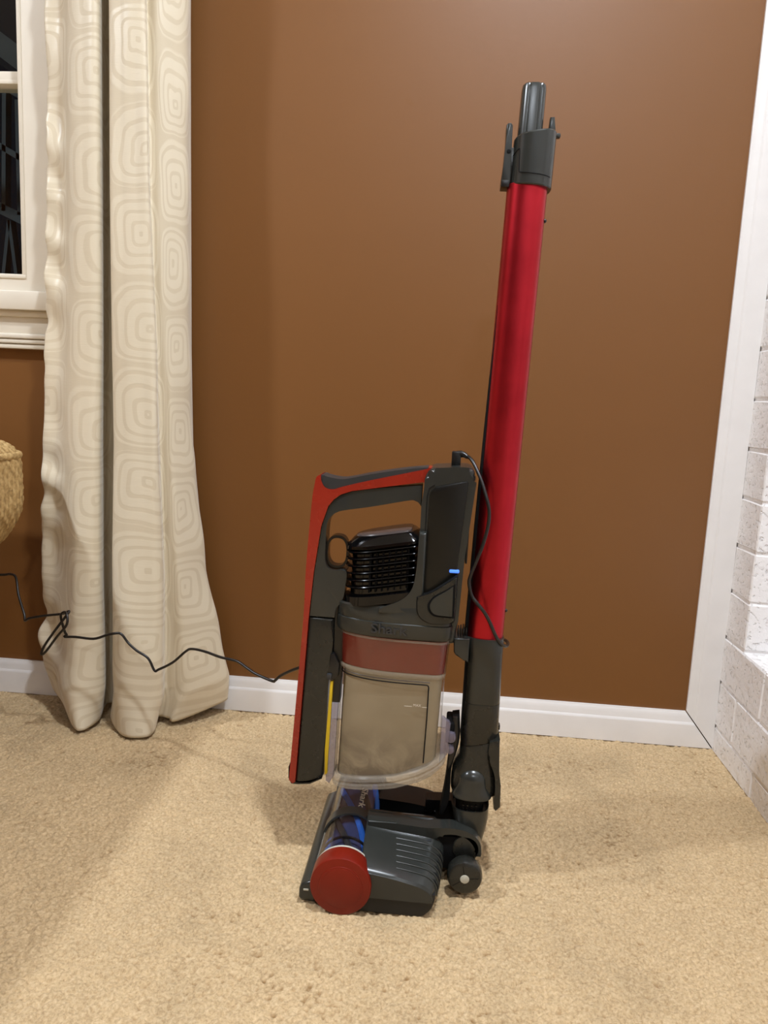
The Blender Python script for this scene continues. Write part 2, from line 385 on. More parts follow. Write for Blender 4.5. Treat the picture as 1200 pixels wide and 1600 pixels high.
# carpet pile
def smooth(a, k):
    for ax in (0, 1):
        s = a.copy()
        for d in range(1, k+1): s += np.roll(a, d, ax)+np.roll(a, -d, ax)
        a = s/(2*k+1)
    return a
def carpet():
    xs = np.concatenate([np.linspace(LX, -.98, 70), np.arange(-.975, .565, .0018), np.linspace(.57, .60, 4)])
    ys = np.concatenate([np.linspace(BY, .50, 120), np.arange(.505, 1.46, .0018), np.linspace(1.463, WY, 36)])
    nx, ny = len(xs), len(ys); rnd = np.random.RandomState(3)
    tuft = smooth(rnd.rand(ny, nx), 1); tuft = (tuft-tuft.mean())/tuft.std()
    mid = smooth(smooth(rnd.rand(ny, nx), 3), 2); mid = (mid-mid.mean())/mid.std()
    big = smooth(smooth(rnd.rand(ny, nx), 22), 18); big = (big-big.mean())/big.std()
    z = -.0015+.0012*np.clip(tuft, -3, 1.6)+.0006*np.clip(mid, -1.5, 1.5)+.0006*big
    jx = (rnd.rand(ny, nx)-.5)*.0008; jy = (rnd.rand(ny, nx)-.5)*.0008
    X, Y = np.meshgrid(xs, ys); V = np.stack([X+jx, Y+jy, z], -1).reshape(-1, 3)
    i = np.arange(ny*nx).reshape(ny, nx); F = np.stack([i[:-1, :-1], i[:-1, 1:], i[1:, 1:], i[1:, :-1]], -1).reshape(-1, 4)
    me = bpy.data.meshes.new('carpet_pile'); me.vertices.add(len(V)); me.vertices.foreach_set('co', V.astype(np.float32).ravel())
    me.loops.add(F.size); me.loops.foreach_set('vertex_index', F.astype(np.int32).ravel())
    me.polygons.add(len(F)); me.polygons.foreach_set('loop_start', np.arange(0, F.size, 4, dtype=np.int32))
    me.polygons.foreach_set('use_smooth', np.ones(len(F), bool)); me.update(calc_edges=True); me.validate()
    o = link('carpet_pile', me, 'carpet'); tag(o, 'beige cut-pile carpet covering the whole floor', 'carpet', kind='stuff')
carpet()

# ------------------------------------------------------------------ window
ORG[0] = Vector((0, 0, 0))
win = struct(box('window_1', WX0-.10, WX0, 1.514, WY+.01, .840, WZ1+.1, 'whitew', None, .003))       # far side casing carries the rest
def wbox(name, *a, bev=.002): return box(name, *a, 'whitew', win, bev)
wbox('side_casing', WX1, -.70, 1.514, WY+.01, .8455, WZ1+.1, bev=0)
wbox('head_casing', WX0-.1, -.70, 1.514, WY+.01, WZ1, WZ1+.1)
wbox('bottom_casing', WX0, WX1, 1.514, WY+.01, .8455, WZ0, bev=0)
wbox('glazing_bead', WX1-.008, WX1+.0005, 1.5115, WY+.03, WZ0-.008, WZ1, bev=.0025)
wbox('glazing_bead', WX0, WX1+.0005, 1.5112, WY+.03, WZ0-.0085, WZ0+.0005, bev=.0025)
wbox('sash_stile', WX1-.012, WX1-.004, 1.528, WY+.08, WZ0, WZ1, bev=.001)
wbox('sash_rail', WX0, WX1-.006, 1.528, WY+.08, WZ0-.004, WZ0+.001, bev=.0005)
wbox('muntin', WX0, WX1-.004, 1.540, WY+.05, 1.2400, 1.2645, bev=.003)
wbox('muntin', WX0, WX1-.004, 1.535, WY+.05, 1.2390, 1.2470, bev=.0015)
wbox('muntin', WX0, WX1-.004, 1.540, WY+.05, 1.62, 1.64, bev=.003)
wbox('muntin', -1.33, -1.31, 1.541, WY+.05, WZ0, WZ1, bev=.003)
for xa, xb in ((WX0, -1.33), (-1.31, WX1-.010)):
    for za, zb in ((WZ0, 1.2400), (1.2645, 1.62), (1.64, WZ1)):
        box('pane', xa, xb, 1.560, 1.564, za, zb, 'glass', win)
wbox('stool', WX0-.14, -.69, 1.496, WY+.01, .8085, .8455, bev=.003)
wbox('cove', WX0-.12, -.70, 1.508, WY+.01, .7960, .8090, bev=.004)
wbox('apron', WX0-.11, -.71, 1.516, WY+.01, .7630, .7965, bev=.0015)
for k, (a, b, y) in enumerate(((.7535, .7635, 1.5105), (.7438, .7530, 1.5135), (.7335, .7432, 1.5165))):
    wbox('moulding_step', WX0-.11, -.71, y, WY+.01, a, b, bev=.003)

# faint grey bars built beyond the glass for the pale lines across the panes
fr = empty('pane_line_bars', (-1.33, 2.3, 0)); tag(fr, 'faint grey bars set beyond the dark window panes', 'frame')
def bar(name, a, b, t, d=.03):
    a, b = Vector((a[0], 2.3, a[1])), Vector((b[0], 2.3, b[1])); u = (b-a).normalized(); n = Vector((-u.z, 0, u.x))*t/2; V = []
    for y in (-d/2, d/2):
        for q in (a-n, b-n, b+n, a+n): V.append((q.x, q.y+y, q.z))
    obj(name, V, [(0, 1, 2, 3), (7, 6, 5, 4), (0, 4, 5, 1), (1, 5, 6, 2), (2, 6, 7, 3), (3, 7, 4, 0)], 'grey_bar', fr)
bar('wide_bar', (-1.62, 1.80), (-1.15, 1.485), .058)
bar('cross_bar', (-1.62, 1.652), (-1.15, 1.400), .010)
bar('cross_bar', (-1.62, 1.48), (-1.15, 1.233), .016)
bar('cross_bar', (-1.62, 1.28), (-1.15, 1.075), .030)
bar('upright_bar', (-1.3405, 1.495), (-1.352, 1.16), .012); bar('upright_bar', (-1.303, 1.47), (-1.303, 1.15), .012)
bar('upright_bar', (-1.47, 1.56), (-1.48, .0), .016); bar('upright_bar', (-1.18, 1.42), (-1.18, .0), .016)
bar('slant_bar', (-1.3364, 1.135), (-1.3761, .85), .010); bar('slant_bar', (-1.3364, 1.135), (-1.303, .85), .010)
ORG[0] = Vector((0, 0, 0))

# ------------------------------------------------------------------ curtain
def curtain():
    zs = [0.0, .065, .112, .177, .306, .556, .731, 1.013, 1.33, 2.25]
    # control columns: x at each height (bottom first), depth at (floor, .3, top), pattern coordinate
    cols = [
     ('ret', [-.775, -.770, -.770, -.765, -.765, -.760, -.755, -.745, -.742, -.740], (1.515, 1.515, 1.515), -1.62),
     ('al',  [-.790, -.806, -.812, -.802, -.803, -.7926, -.7874, -.7762, -.7743, -.7743], (1.470, 1.462, 1.462), -1.46),
     ('al2', [-.745, -.765, -.768, -.765, -.766, -.760, -.752, -.745, -.742, -.742], (1.425, 1.452, 1.452), -1.25),
     ('ac',  [-.695, -.7207, -.7227, -.723, -.7224, -.7211, -.7158, -.7139, -.7113, -.7113], (1.368, 1.412, 1.422), -0.97),
     ('am',  [-.672, -.685, -.688, -.690, -.690, -.688, -.684, -.682, -.680, -.680], (1.356, 1.392, 1.405), -0.74),
     ('ar',  [-.660, -.650, -.6500, -.6510, -.6535, -.6525, -.6500, -.6485, -.6485, -.6485], (1.405, 1.400, 1.404), -0.53),
     ('g1',  [-.672, -.672, -.672, -.673, -.674, -.673, -.671, -.670, -.670, -.670], (1.470, 1.485, 1.490), -0.1),
     ('g2',  [-.625, -.610, -.610, -.606, -.604, -.602, -.604, -.606, -.608, -.608], (1.470, 1.485, 1.490), 0.45),
     ('bl',  [-.645, -.632, -.6330, -.6300, -.6275, -.6235, -.6265, -.6275, -.6280, -.6280], (1.425, 1.404, 1.404), 0.97),
     ('bm',  [-.590, -.600, -.600, -.600, -.598, -.594, -.594, -.598, -.600, -.600], (1.352, 1.378, 1.390), 1.25),
     ('bm2', [-.545, -.553, -.553, -.554, -.553, -.558, -.562, -.573, -.580, -.580], (1.354, 1.374, 1.386), 1.44),
     ('br',  [-.538, -.5247, -.5236, -.5238, -.523, -.5324, -.5376, -.551, -.5591, -.5591], (1.385, 1.378, 1.385), 1.63),
     ('c0',  [-.548, -.532, -.531, -.531, -.530, -.540, -.545, -.558, -.566, -.566], (1.430, 1.412, 1.412), 1.74),
     ('c1',  [-.525, -.515, -.515, -.516, -.515, -.526, -.532, -.542, -.548, -.548], (1.428, 1.415, 1.412), 2.02),
     ('cm',  [-.505, -.480, -.482, -.488, -.498, -.515, -.520, -.527, -.530, -.530], (1.422, 1.420, 1.424), 2.36),
     ('cr',  [-.430, -.4255, -.4328, -.4442, -.4692, -.4972, -.5025, -.5061, -.5087, -.5087], (1.492, 1.470, 1.448), 2.84),
     ('ce',  [-.442, -.436, -.442, -.452, -.476, -.503, -.508, -.511, -.514, -.514], (1.505, 1.495, 1.490), 3.1)]
    NZ = 260; zz = np.concatenate([np.linspace(0, .35, 60, endpoint=False), np.linspace(.35, 1.45, 150, endpoint=False), np.linspace(1.45, 2.25, 50)])
    hem = {'ret': .05, 'al': .045, 'al2': .022, 'ac': .004, 'am': 0, 'ar': .003, 'g1': .01, 'g2': .01, 'bl': .006, 'bm': 0, 'bm2': 0, 'br': 0, 'c0': .008, 'c1': .008, 'cm': .006, 'cr': .025, 'ce': .03}
    V = []; U = []; SUB = 9; W = None
    rnd = random.Random(5); wob = [(rnd.uniform(4, 14), rnd.uniform(0, 6), rnd.uniform(.6, 1.4)) for _ in cols]
    for z in zz:
        pts = []
        for k, (nm, xs, (ya, yb, yc), u) in enumerate(cols):
            x = lin(z, zs, xs); y = lin(z, [0, .12, .35, 1.1], [ya, ya*.45+yb*.55, yb, yc])
            zf = .006+hem[nm]*max(0, 1-z/.25)+z*(1-.006/2.25)
            a, ph, am = wob[k]; y += .0022*am*math.sin(a*z+ph)
            if nm in ('ret', 'al', 'al2') and .05 < z < 1.5:      # puckered selvedge
                e = .25+.75*abs(math.sin(z*4.3+.6)*math.sin(z*9.7)); s = math.sin(z*61+3*math.sin(z*7.3))*.6+math.sin(z*113+2*math.sin(z*17))*.4
                x += .0040*e*s*(1 if nm == 'al' else .5); y += .008*e*math.sin(z*57+2.2*math.sin(z*13)+k*1.7)
            if nm == 'cr': x += .002*math.sin(z*38); 
            pts.append((x, y, zf, u))
        c = cr(pts, SUB); W = len(c)
        for i_, q in enumerate(c):
            V.append((q[0], q[1], q[2])); U.append((q[3], q[2]/.152))
    F = []; n = len(zz)
    for i in range(n-1):
        for j in range(W-1): a = i*W+j; F.append((a, a+1, a+W+1, a+W))
    me = bpy.data.meshes.new('curtain'); me.from_pydata(V, [], F); me.update()
    uvl = me.uv_layers.new(name='UVMap')
    for l in me.loops: uvl.data[l.index].uv = U[l.vertex_index]
    for p_ in me.polygons: p_.use_smooth = True
    o = link('curtain', me, 'curtain')
    so = o.modifiers.new('thickness', 'SOLIDIFY'); so.thickness = .0016; so.offset = 0
    tag(o, 'cream jacquard curtain with concentric rounded squares hanging beside the window', 'curtain')
curtain()

# ------------------------------------------------------------------ woven ottoman at the left edge
def ottoman():
    root = empty('woven_ottoman', (-1.2, .9, 0)); tag(root, 'woven seagrass ottoman with piped edge, cut off by the left edge of the photo', 'ottoman')
    x0, x1, y0, y1, rad = -1.62, -.790, .38, 1.415, .06
    # perimeter of the rounded rectangle, finely sampled around the corner in view
    def per(s):   # s in metres from (x1, y0+rad) going +y
        segs = [('l', (x1, y0+rad), (0, 1), y1-y0-2*rad), ('a', (x1-rad, y1-rad), 0, rad*PI/2), ('l', (x1-rad, y1), (-1, 0), x1-x0-2*rad), ('a', (x0+rad, y1-rad), PI/2, rad*PI/2),
                ('l', (x0, y1-rad), (0, -1), y1-y0-2*rad), ('a', (x0+rad, y0+rad), PI, rad*PI/2), ('l', (x0+rad, y0), (1, 0), x1-x0-2*rad), ('a', (x1-rad, y0+rad), 1.5*PI, rad*PI/2)]
        for k, a, d, L in segs:
            if s <= L or (k, a) == (segs[-1][0], segs[-1][1]):
                if k == 'l':
                    nx, ny = d[1], -d[0]; return (a[0]+d[0]*s, a[1]+d[1]*s, nx, ny)
                t = d+s/rad; return (a[0]+rad*math.cos(t), a[1]+rad*math.sin(t), math.cos(t), math.sin(t))
            s -= L
    tot = 2*(y1-y0-2*rad)+2*(x1-x0-2*rad)+2*PI*rad
    ss = np.concatenate([np.linspace(0, .62, 60, endpoint=False), np.linspace(.62, 1.12, 300, endpoint=False), np.linspace(1.12, tot, 180, endpoint=False)])
    # vertical profile: (inset, height), from underside to the top
    prof = cr([(.30, .335), (.16, .335), (.085, .343), (.040, .366), (.012, .405), (.0, .44), (.0, .50), (.002, .528), (.010, .543), (.035, .558), (.09, .570), (.20, .578), (.36, .580)], 12)
    arc = np.concatenate([[0], np.cumsum([math.hypot(prof[i+1][0]-prof[i][0], prof[i+1][1]-prof[i][1]) for i in range(len(prof)-1)])])
    V = []; n = len(ss)
    for k, (ins, z) in enumerate(prof):
        for s in ss:
            px, py, nx, ny = per(s); u = s/.0125; col = math.floor(u); fu = u-col
            v = arc[k]/.022 + (.5 if col % 2 else 0)
            h = .0034*math.sin(PI*fu)*(.55+.45*math.sin(2*PI*(v+fu*.55)))
            q = ins-h
            cx, cy = (x0+x1)/2, (y0+y1)/2
            f_ = 1-max(0, ins-.05)/.45; q = min(ins, .05)-h
            V.append((cx+(px-nx*q-cx)*f_, cy+(py-ny*q-cy)*f_, z+(h*.6 if z > .545 else 0)))
    F = [(k*n+i, k*n+(i+1) % n, (k+1)*n+(i+1) % n, (k+1)*n+i) for k in range(len(prof)-1) for i in range(n)]
    F += [tuple(range(n))[::-1], tuple((len(prof)-1)*n+i for i in range(n))]
    obj('seat', V, F, 'weave', root, 60)
    path = [];
    for s in ss: px, py, nx, ny = per(s); path.append((px-nx*.003, py-ny*.003, .5335+.0012*math.sin(s*2*PI/.013)))
    sweep('piping', path, .0062, 'weave', root, 8, True)
    for lx in (x0+.10, x1-.13):
        for ly in (y0+.10, y1-.13):
            loft('leg', [selli(lx, ly, a, a, z, 16, 3) for z, a in ((.002, .018), (.02, .019), (.345, .027))], 'wood', root)
    ORG[0] = Vector((0, 0, 0))
ottoman()

# ------------------------------------------------------------------ vacuum cleaner
YC = 1.05
vac = empty('vacuum_cleaner', (-.03, YC, 0))
tag(vac, 'upright stick vacuum cleaner with red tube and grey handheld unit standing on carpet', 'vacuum cleaner')
def plan(xl, xr, B, z, nose=.105, rc=.016, zf=None, n=18, e=2.35, yc=YC):
    """outline seen from above: rounded nose at xl, squarish at xr"""
    near = []; nose = min(nose, xr-xl-rc-.006)
    for k in range(5): t = PI/2*k/4; near.append((xr-rc+rc*math.cos(t), -(B-rc)-rc*math.sin(t)))
    near.append((xr-rc-(xr-rc-xl-nose)*.5, -B))
    for k in range(n+1):
        t = PI/2*k/n; near.append((xl+nose-nose*math.sin(t)**(2/e), -B*max(0, math.cos(t))**(2/e)))
    pts = near + [(x, -y) for x, y in near[-2::-1]]
    return [(x, yc+y, (z if zf is None else zf(x))) for x, y in pts]

# handle
spine_o = [(-.1945, .1143), (-.1990, .119), (-.1993, .13), (-.1925, .25), (-.1863, .3642), (-.1850, .4352), (-.1800, .526), (-.1768, .553), (-.1745, .5630), (-.1686, .5669)]
spine_i = [(-.1683, .5589), (-.1626, .5494), (-.1509, .5474), (-.1385, .5517), (-.0998, .5628), (-.0302, .5808), (-.0234, .5839), (-.0103, .5846), (-.0250, .5617), (-.0293, .5642), (-.0852, .5539), (-.125, .5465), (-.1408, .5408), (-.1500, .5335), (-.1572, .5237), (-.166, .4951), (-.1738, .4304), (-.1789, .3646), (-.1907, .1167)]
prism('handle_spine', cr(spine_o, 4)+cr(spine_i[:7], 3)+[spine_i[7]]+spine_i[8:], YC-.0190, YC+.0190, 'spine', vac, .0035, 3)['label'] = 'orange-red plastic spine running over the handle'
pad = cr([(-.1690, .5655), (-.1660, .5662), (-.1587, .5639), (-.1416, .5618), (-.1274, .5639), (-.1002, .5708), (-.0582, .5793), (-.0234, .5845)], 4)+cr([(-.0240, .5822), (-.0302, .5795), (-.0998, .5608), (-.1385, .5497), (-.1509, .5460), (-.1626, .5480), (-.1690, .5580)], 4)
prism('grip_pad', pad, YC-.0178, YC+.0178, 'rubber', vac, .0045, 3)
frame_in = [(-.0300, .560), (-.0305, .5310), (-.0339, .5355), (-.0411, .5386), (-.056, .536), (-.0982, .5263), (-.1372, .5186), (-.1487, .5134), (-.1564, .5039), (-.1587, .4929), (-.1592, .470), (-.1590, .448), (-.1545, .4370), (-.146, .4335), (-.1290, .4345), (-.1290, .415), (-.1325, .392), (-.1415, .380), (-.1425, .3665)]
frame_out = [(-.1780, .3665), (-.1730, .4304), (-.1652, .4951), (-.1565, .523), (-.1495, .5325), (-.1402, .540), (-.125, .5456), (-.0852, .553)]
prism('handle_frame', [frame_in[0]]+cr(frame_in[1:], 4)+frame_out, YC-.0175, YC+.0175, 'grey', vac, .0055, 4)
low = [(-.1787, .3652), (-.1907, .1170), (-.186, .1152), (-.1697, .1172), (-.1560, .1225), (-.1501, .1295), (-.1488, .20), (-.1476, .2667), (-.1435, .3323), (-.1432, .3652)]
prism('lower_handle', low, YC-.0178, YC+.0178, 'greyd', vac, .0045, 3)
prism('handle_end', [(-.1955, .1170), (-.1990, .1230), (-.2005, .1400), (-.2012, .1395), (-.2010, .1220), (-.1965, .1130), (-.186, .1130), (-.1697, .1150), (-.1520, .1245), (-.1515, .1265), (-.1697, .1172), (-.186, .1152)], YC-.0175, YC+.0175, 'black', vac, 0)
ov = lambda a, b, e=2.5, n=40: [(-.1436+a*math.copysign(abs(math.cos(2*PI*k/n))**(2/e), math.cos(2*PI*k/n)), .4588+b*math.copysign(abs(math.sin(2*PI*k/n))**(2/e), math.sin(2*PI*k/n))) for k in range(n)]
ringprism('trigger', ov(.0158, .0235), ov(.0128, .0195), YC-.0085, YC+.0085, 'gloss', vac)

# motor housing with fins
msl = .19
def mring(z, g=0.0, xl=-.1300, xr=-.0290, B=.043): return plan(xl-g, xr+g, B+g, z, .055, .010, lambda x: z+msl*(x+.128))
mot = loft('motor_housing', [mring(.388, .0015), mring(.400, .0012), mring(.402, -.0065), mring(.464, -.0075), mring(.466, .0005), mring(.470, .0002), mring(.4745, -.003), mring(.4800, -.0085), mring(.4815, -.011)], 'gloss', vac, True, 25)
loft('motor_top', [mring(.4810, -.0115), mring(.4830, -.0125), mring(.4840, -.0155), mring(.4842, -.020)], 'smoke', mot, True, 30)
for k, z in enumerate((.4115, .4215, .4315, .4412, .4510, .4605)):
    loft('fin', [mring(z-.0034, -.0070), mring(z+.0006, .0004), mring(z+.0016, .0012), mring(z+.0025, .0006), mring(z+.0030, -.0070)], 'gloss', mot, True, 25)
for k in range(7):
    x = -.094+.0085*k
    V = [(x+dx, YC-.043+.0075-dy, .405+msl*(x+.128)+dz) for dz in (0, .058) for dx, dy in ((-.0012, -.001), (.0012, -.001), (.0012, .0035), (-.0012, .0035))]
    obj('grille_bar', V, [(0, 1, 2, 3), (7, 6, 5, 4), (0, 4, 5, 1), (1, 5, 6, 2), (2, 6, 7, 3), (3, 7, 4, 0)], 'deep', mot)

# battery column
bo = cr([(-.0274, .5560), (-.0262, .5740), (-.0180, .5845), (-.006, .5862), (.0226, .5885), (.0350, .5868), (.0385, .5800), (.0355, .5700)], 4)+[(.0322, .4632), (.0290, .3786), (.0262, .352), (.0244, .3475), (-.0290, .3475), (-.0286, .3885), (-.0266, .4016), (-.0293, .4847), (-.0297, .5358)]
bat = prism('battery_column', bo, YC-.0345, YC+.0345, 'grey', vac, .0075, 4)
sw = [(-.0300, .500), (-.0308, .455), (-.0340, .428), (-.0410, .4140), (-.0550, .4030), (-.080, .3925), (-.080, .385), (-.020, .385), (-.020, .500)]
prism('motor_cradle', cr(sw[:6], 4)+sw[6:], YC-.0468, YC+.0468, 'grey', vac, .004, 3)
pn = [(-.0195, .5480), (-.0172, .5560), (-.0110, .5610)]
pn = cr(pn, 4)+[(.0290, .5705), (.0310, .5680), (.0225, .4450)]+cr([(.0200, .4400), (.0096, .4294), (-.0087, .4166), (-.0210, .4115)], 4)
prism('battery_panel', pn, YC-.0362, YC-.030, 'charcoal', bat, .0012, 2)
prism('panel_seam', [(-.0218, .4105), (-.0218, .5480), (-.0195, .5575), (-.0130, .5628), (-.0133, .5636), (-.0203, .5585), (-.0229, .5485), (-.0229, .4105)], YC-.0351, YC-.031, 'deep', bat, 0)
box('contact_strip', .0335, .0365, YC-.016, YC+.016, .455, .560, 'black', bat, .001)
box('latch_lug', .0350, .0405, YC-.018, YC+.004, .5690, .5760, 'black', bat, .0015)
ld = box('status_light', .0128, .0262, YC-.0380, YC-.033, .4460, .4505, 'led', bat, .0015); ld['label'] = 'small glowing blue status light'
btn = cr([(.0190, .4322), (.0180, .4298), (.0085, .4225), (-.0040, .4140), (-.0095, .4060), (-.0098, .3990), (-.0060, .3930), (-.0010, .3905), (.0110, .3898), (.0200, .3898)], 4)
rec = [(.0060+(x-.0060)*1.22, .408+(z-.408)*1.16) for x, z in btn]
foot = cr([(-.0275, .4062), (-.0262, .3930), (-.0205, .3835), (-.0087, .3778), (.0060, .3780), (.0190, .3794)], 5)+[(.0232, .3830), (.0242, .4100), (.0236, .4430)]+cr([(.0215, .4420), (.0095, .4326), (-.0086, .4199), (-.0211, .4146), (-.0272, .4120)], 4)
prism('release_surround', foot, YC-.0492, YC-.030, 'greyd', bat, .0020, 3)
prism('surround_seam', [(x*1.035-.0002, .408+(z-.408)*1.035) for x, z in foot], YC-.0478, YC-.030, 'deep', bat, .0004, 1)
prism('release_recess', rec, YC-.0497, YC-.040, 'deep', bat, .0004, 1)
prism('release_button', btn, YC-.0516, YC-.042, 'grey', bat, .0025, 3)

# collar, red band and dust cup
col = loft('collar', [plan(-.1365, .0195, .0435, .3500), plan(-.1405, .0215, .0462, .3525), plan(-.1420, .0225, .0475, .3570), plan(-.1415, .0230, .0475, .3720), plan(-.1400, .0215, .0462, .3730), plan(-.1412, .0215, .0466, .374, zf=lambda x: .374+.045*(x+.14)), plan(-.1412, .018, .0470, .3915, zf=lambda x: .3900+.055*(x+.14)), plan(-.1395, .016, .0460, .3945, zf=lambda x: .3925+.055*(x+.14)), plan(-.1335, .012, .0405, .3915, zf=lambda x: .390+.055*(x+.14))], 'grey', vac, True, 30)
col['label'] = 'grey collar with embossed maker lettering'
text_mesh('lettering', 'Shark', .019, 'rubber', col, Matrix.Translation((-.0640, YC-.0474, .3640)) @ Matrix.Rotation(PI/2, 4, 'X') @ Matrix.Rotation(math.radians(-1), 4, 'Z'), .0011, .050, .012)
bnd = loft('red_band', [plan(-.1335, .0180, .0440, .3500), plan(-.1325, .0150, .0440, .3035)], 'band', vac, True)
loft('band_lip', [plan(-.1345, .0165, .0450, .3035), plan(-.1352, .0170, .0456, .3020), plan(-.1350, .0166, .0455, .2985), plan(-.1342, .0160, .0450, .2970)], 'rim', bnd, False)
loft('band_cover', [plan(-.1352, .0198, .0455, .3495), plan(-.1342, .0172, .0455, .3035)], 'clear', bnd, False)
loft('red_band_top', [plan(-.1350, .0195, .0452, .3500), plan(-.1352, .0198, .0455, .3470)], 'rim', bnd, False)
BX = [-.145, -.139, -.084, -.047, -.005, .0235, .03]; BZ = [.117, .118, .1300, .1370, .1530, .1760, .182]
bz = lambda off: (lambda x: lin(x, BX, BZ)+off)
liner = loft('dust', [plan(-.1275, .0125, .0415, .3030), plan(-.1280, .0120, .0415, .2700), plan(-.1300, .0105, .0415, 0, zf=bz(.055)), plan(-.1312, .0100, .0415, 0, zf=bz(.013))], 'dust', None)
cup = loft('dust_cup', [plan(-.1305, .0160, .0445, .2975), plan(-.1310, .0155, .0445, .2700), plan(-.1335, .0150, .0445, 0, zf=bz(.055)), plan(-.1345, .0145, .0445, 0, zf=bz(.012))], 'clear', vac, False)
liner.parent = cup
cup['label'] = 'clear dust cup coated with pale dust inside'
loft('cup_rim', [plan(-.1345, .0150, .0445, 0, zf=bz(.016)), plan(-.1375, .0215, .0470, 0, zf=bz(.0135)), plan(-.1388, .0232, .0482, 0, zf=bz(.0095)), plan(-.1380, .0225, .0474, 0, zf=bz(.0065)), plan(-.1390, .0235, .0484, 0, zf=bz(.0035)), plan(-.1385, .0230, .0478, 0, zf=bz(-.001)), plan(-.1355, .0200, .0452, 0, zf=bz(-.0035)), plan(-.125, .010, .036, 0, zf=bz(-.0035))], 'rim', cup, True, 20)
top = plan(-.1310, .0165, .0451, .2890)
i0 = max(range(len(top)), key=lambda i: -top[i][0]); seq = [q for q in top[5:i0+1] if q[0] < -.0085][::-1]
fpath = seq+[(-.0085, YC-.0451, .2890), (-.0062, YC-.0451, .2878), (-.0055, YC-.0451, .2850), (-.0056, YC-.0451, .24), (-.0070, YC-.0452, .176)]
sweep('panel_outline', fpath, .00085, 'deep', cup, 6)
sweep('panel_outline', [(x, y, z+.0038) for x, y, z in seq]+[(-.004, YC-.0451, .2928)], .0006, 'smoke', cup, 6)
tm = lambda x, y, z: Matrix.Translation((x, y, z)) @ Matrix.Rotation(PI/2, 4, 'X')
text_mesh('max_mark', 'MAX', .0052, 'print', cup, tm(-.0200, YC-.0453, .2588), .0002, .0105)
box('max_line', -.0375, -.0270, YC-.0455, YC-.0450, .2566, .2572, 'print', cup); box('max_line', -.0130, -.0065, YC-.0455, YC-.0450, .2566, .2572, 'print', cup)
prism('yellow_strip', [(-.1452, .2740), (-.1410, .2740), (-.1438, .1700), (-.1444, .1340), (-.1482, .1310), (-.1490, .1700)], YC-.019, YC-.010, 'yellow', cup, .001, 2)['label'] = 'yellow hinge strip'
prism('hinge_backing', [(-.1435, .386), (-.1300, .386), (-.1300, .300), (-.1315, .240), (-.1430, .240)], YC-.012, YC+.012, 'black', cup, .001, 1)
prism('hinge_clear', [(-.1435, .2400), (-.1330, .2400), (-.1350, .130), (-.1415, .1170), (-.1468, .1210), (-.1482, .1550)], YC-.016, YC+.016, 'lav', cup, .002, 2)
clp = prism('cup_latch', [(-.1462, .3140), (-.1405, .3150), (-.1330, .3000), (-.1340, .2820), (-.1430, .2740), (-.1490, .2780), (-.1475, .2900)], YC-.020, YC+.020, 'black', cup, .0015, 2)
box('latch_tab', -.1500, -.1425, YC-.0235, YC-.018, .2775, .2860, 'rubber', cup, .0015)
for dz, rr in ((0, .0075), (-.009, .006)):
    cyl_y('rear_hinge_knob', .0290, .2080+dz*2, rr, YC-.030, YC-.012, 'lav', cup, .0015, 24)
prism('rear_bracket', [(.0150, .172), (.0255, .185), (.0280, .2300), (.0245, .2320), (.0180, .24), (.0150, .24)], YC-.034, YC-.026, 'lav', cup, .002, 2)
box('rear_block', .0225, .0340, YC-.022, YC+.022, .1950, .2270, 'deep', cup, .003)

# wand
TX = lambda z: .0690+(z-.4028)*.0244
def tring(z, a, b, e=2.0, n=48, dx=0): return selli(TX(z)+dx, YC, a, b, z, n, e)
wand = loft('wand_tube', [tring(z, .0257, .0257, 2.25) for z in (.340, .5, .65, .8, .950)], 'tube', vac); wand['label'] = 'satin metallic red tube'
V = []; F = []
bx = lambda z, x0, x1: [(TX(z)+x0, YC-.010, z), (TX(z)+x1, YC-.012, z), (TX(z)+x1, YC+.012, z), (TX(z)+x0, YC+.010, z)]
loft('wand_dark_strip', [bx(z, x_, -.0200) for z, x_ in ((.345, -.0280), (.50, -.0278), (.62, -.0268), (.80, -.0245))], 'deep', wand)  # dark strip along the left side of the tube, tapering out upwards
for sx, z in ((.0258, .9075), (.0256, .3909)):
    bm = bmesh.new(); bmesh.ops.create_uvsphere(bm, u_segments=10, v_segments=6, radius=.0026, matrix=Matrix.Translation((TX(z)+sx, YC-.006, z))); from_bm('screw', bm, 'black', wand)
# upper connector
def uring(z, g=0, zs=0.0): return selli(TX(z)+.0040, YC, .0262+g, .0290+g, z, 48, 2.6, zs)
uc = loft('upper_connector', [uring(.9462, -.0012, -.06), uring(.9475, 0, -.06), uring(1.0085, .0002, .17), uring(1.0105, -.0012, .17), uring(1.0100, -.0035, .17), uring(.985, -.0045, .1)], 'grey', vac, True, 30)
us = []
for x, z in cr([(.0610, .9842), (.0667, .9888), (.0680, .9870), (.0686, .9640), (.0700, .9612), (.0735, .9605), (.090, .9588), (.1080, .9567)], 4):
    a_ = .0265; u_ = min(.98, abs((x-TX(z)-.0040)/a_)); us.append((x, YC-.0293*(1-u_**2.6)**(1/2.6), z))
sweep('seam', us, .0005, 'deep', uc, 5)
pr = []
for z, g in ((.98, 0), (1.064, -.0004), (1.0690, -.0012), (1.0705, -.0025), (1.0702, -.0045), (1.02, -.005)):
    ring = []
    for k in range(64):
        t = 2*PI*k/64; rr = .0156+g
        c, s = math.cos(t), math.sin(t); q = (abs(c)**3+abs(s)**3)**(-1/3)
        gr = .0012 if abs(((t/PI*180-245) % 360)-180) > 173 or abs(((t/PI*180-302) % 360)-180) > 174 else 0
        ring.append((TX(z)-.0032+(rr-gr)*q*c, YC+(rr-gr)*1.05*q*s, z))
    pr.append(ring)
loft('inner_pipe', pr, 'grey', uc, True, 30)
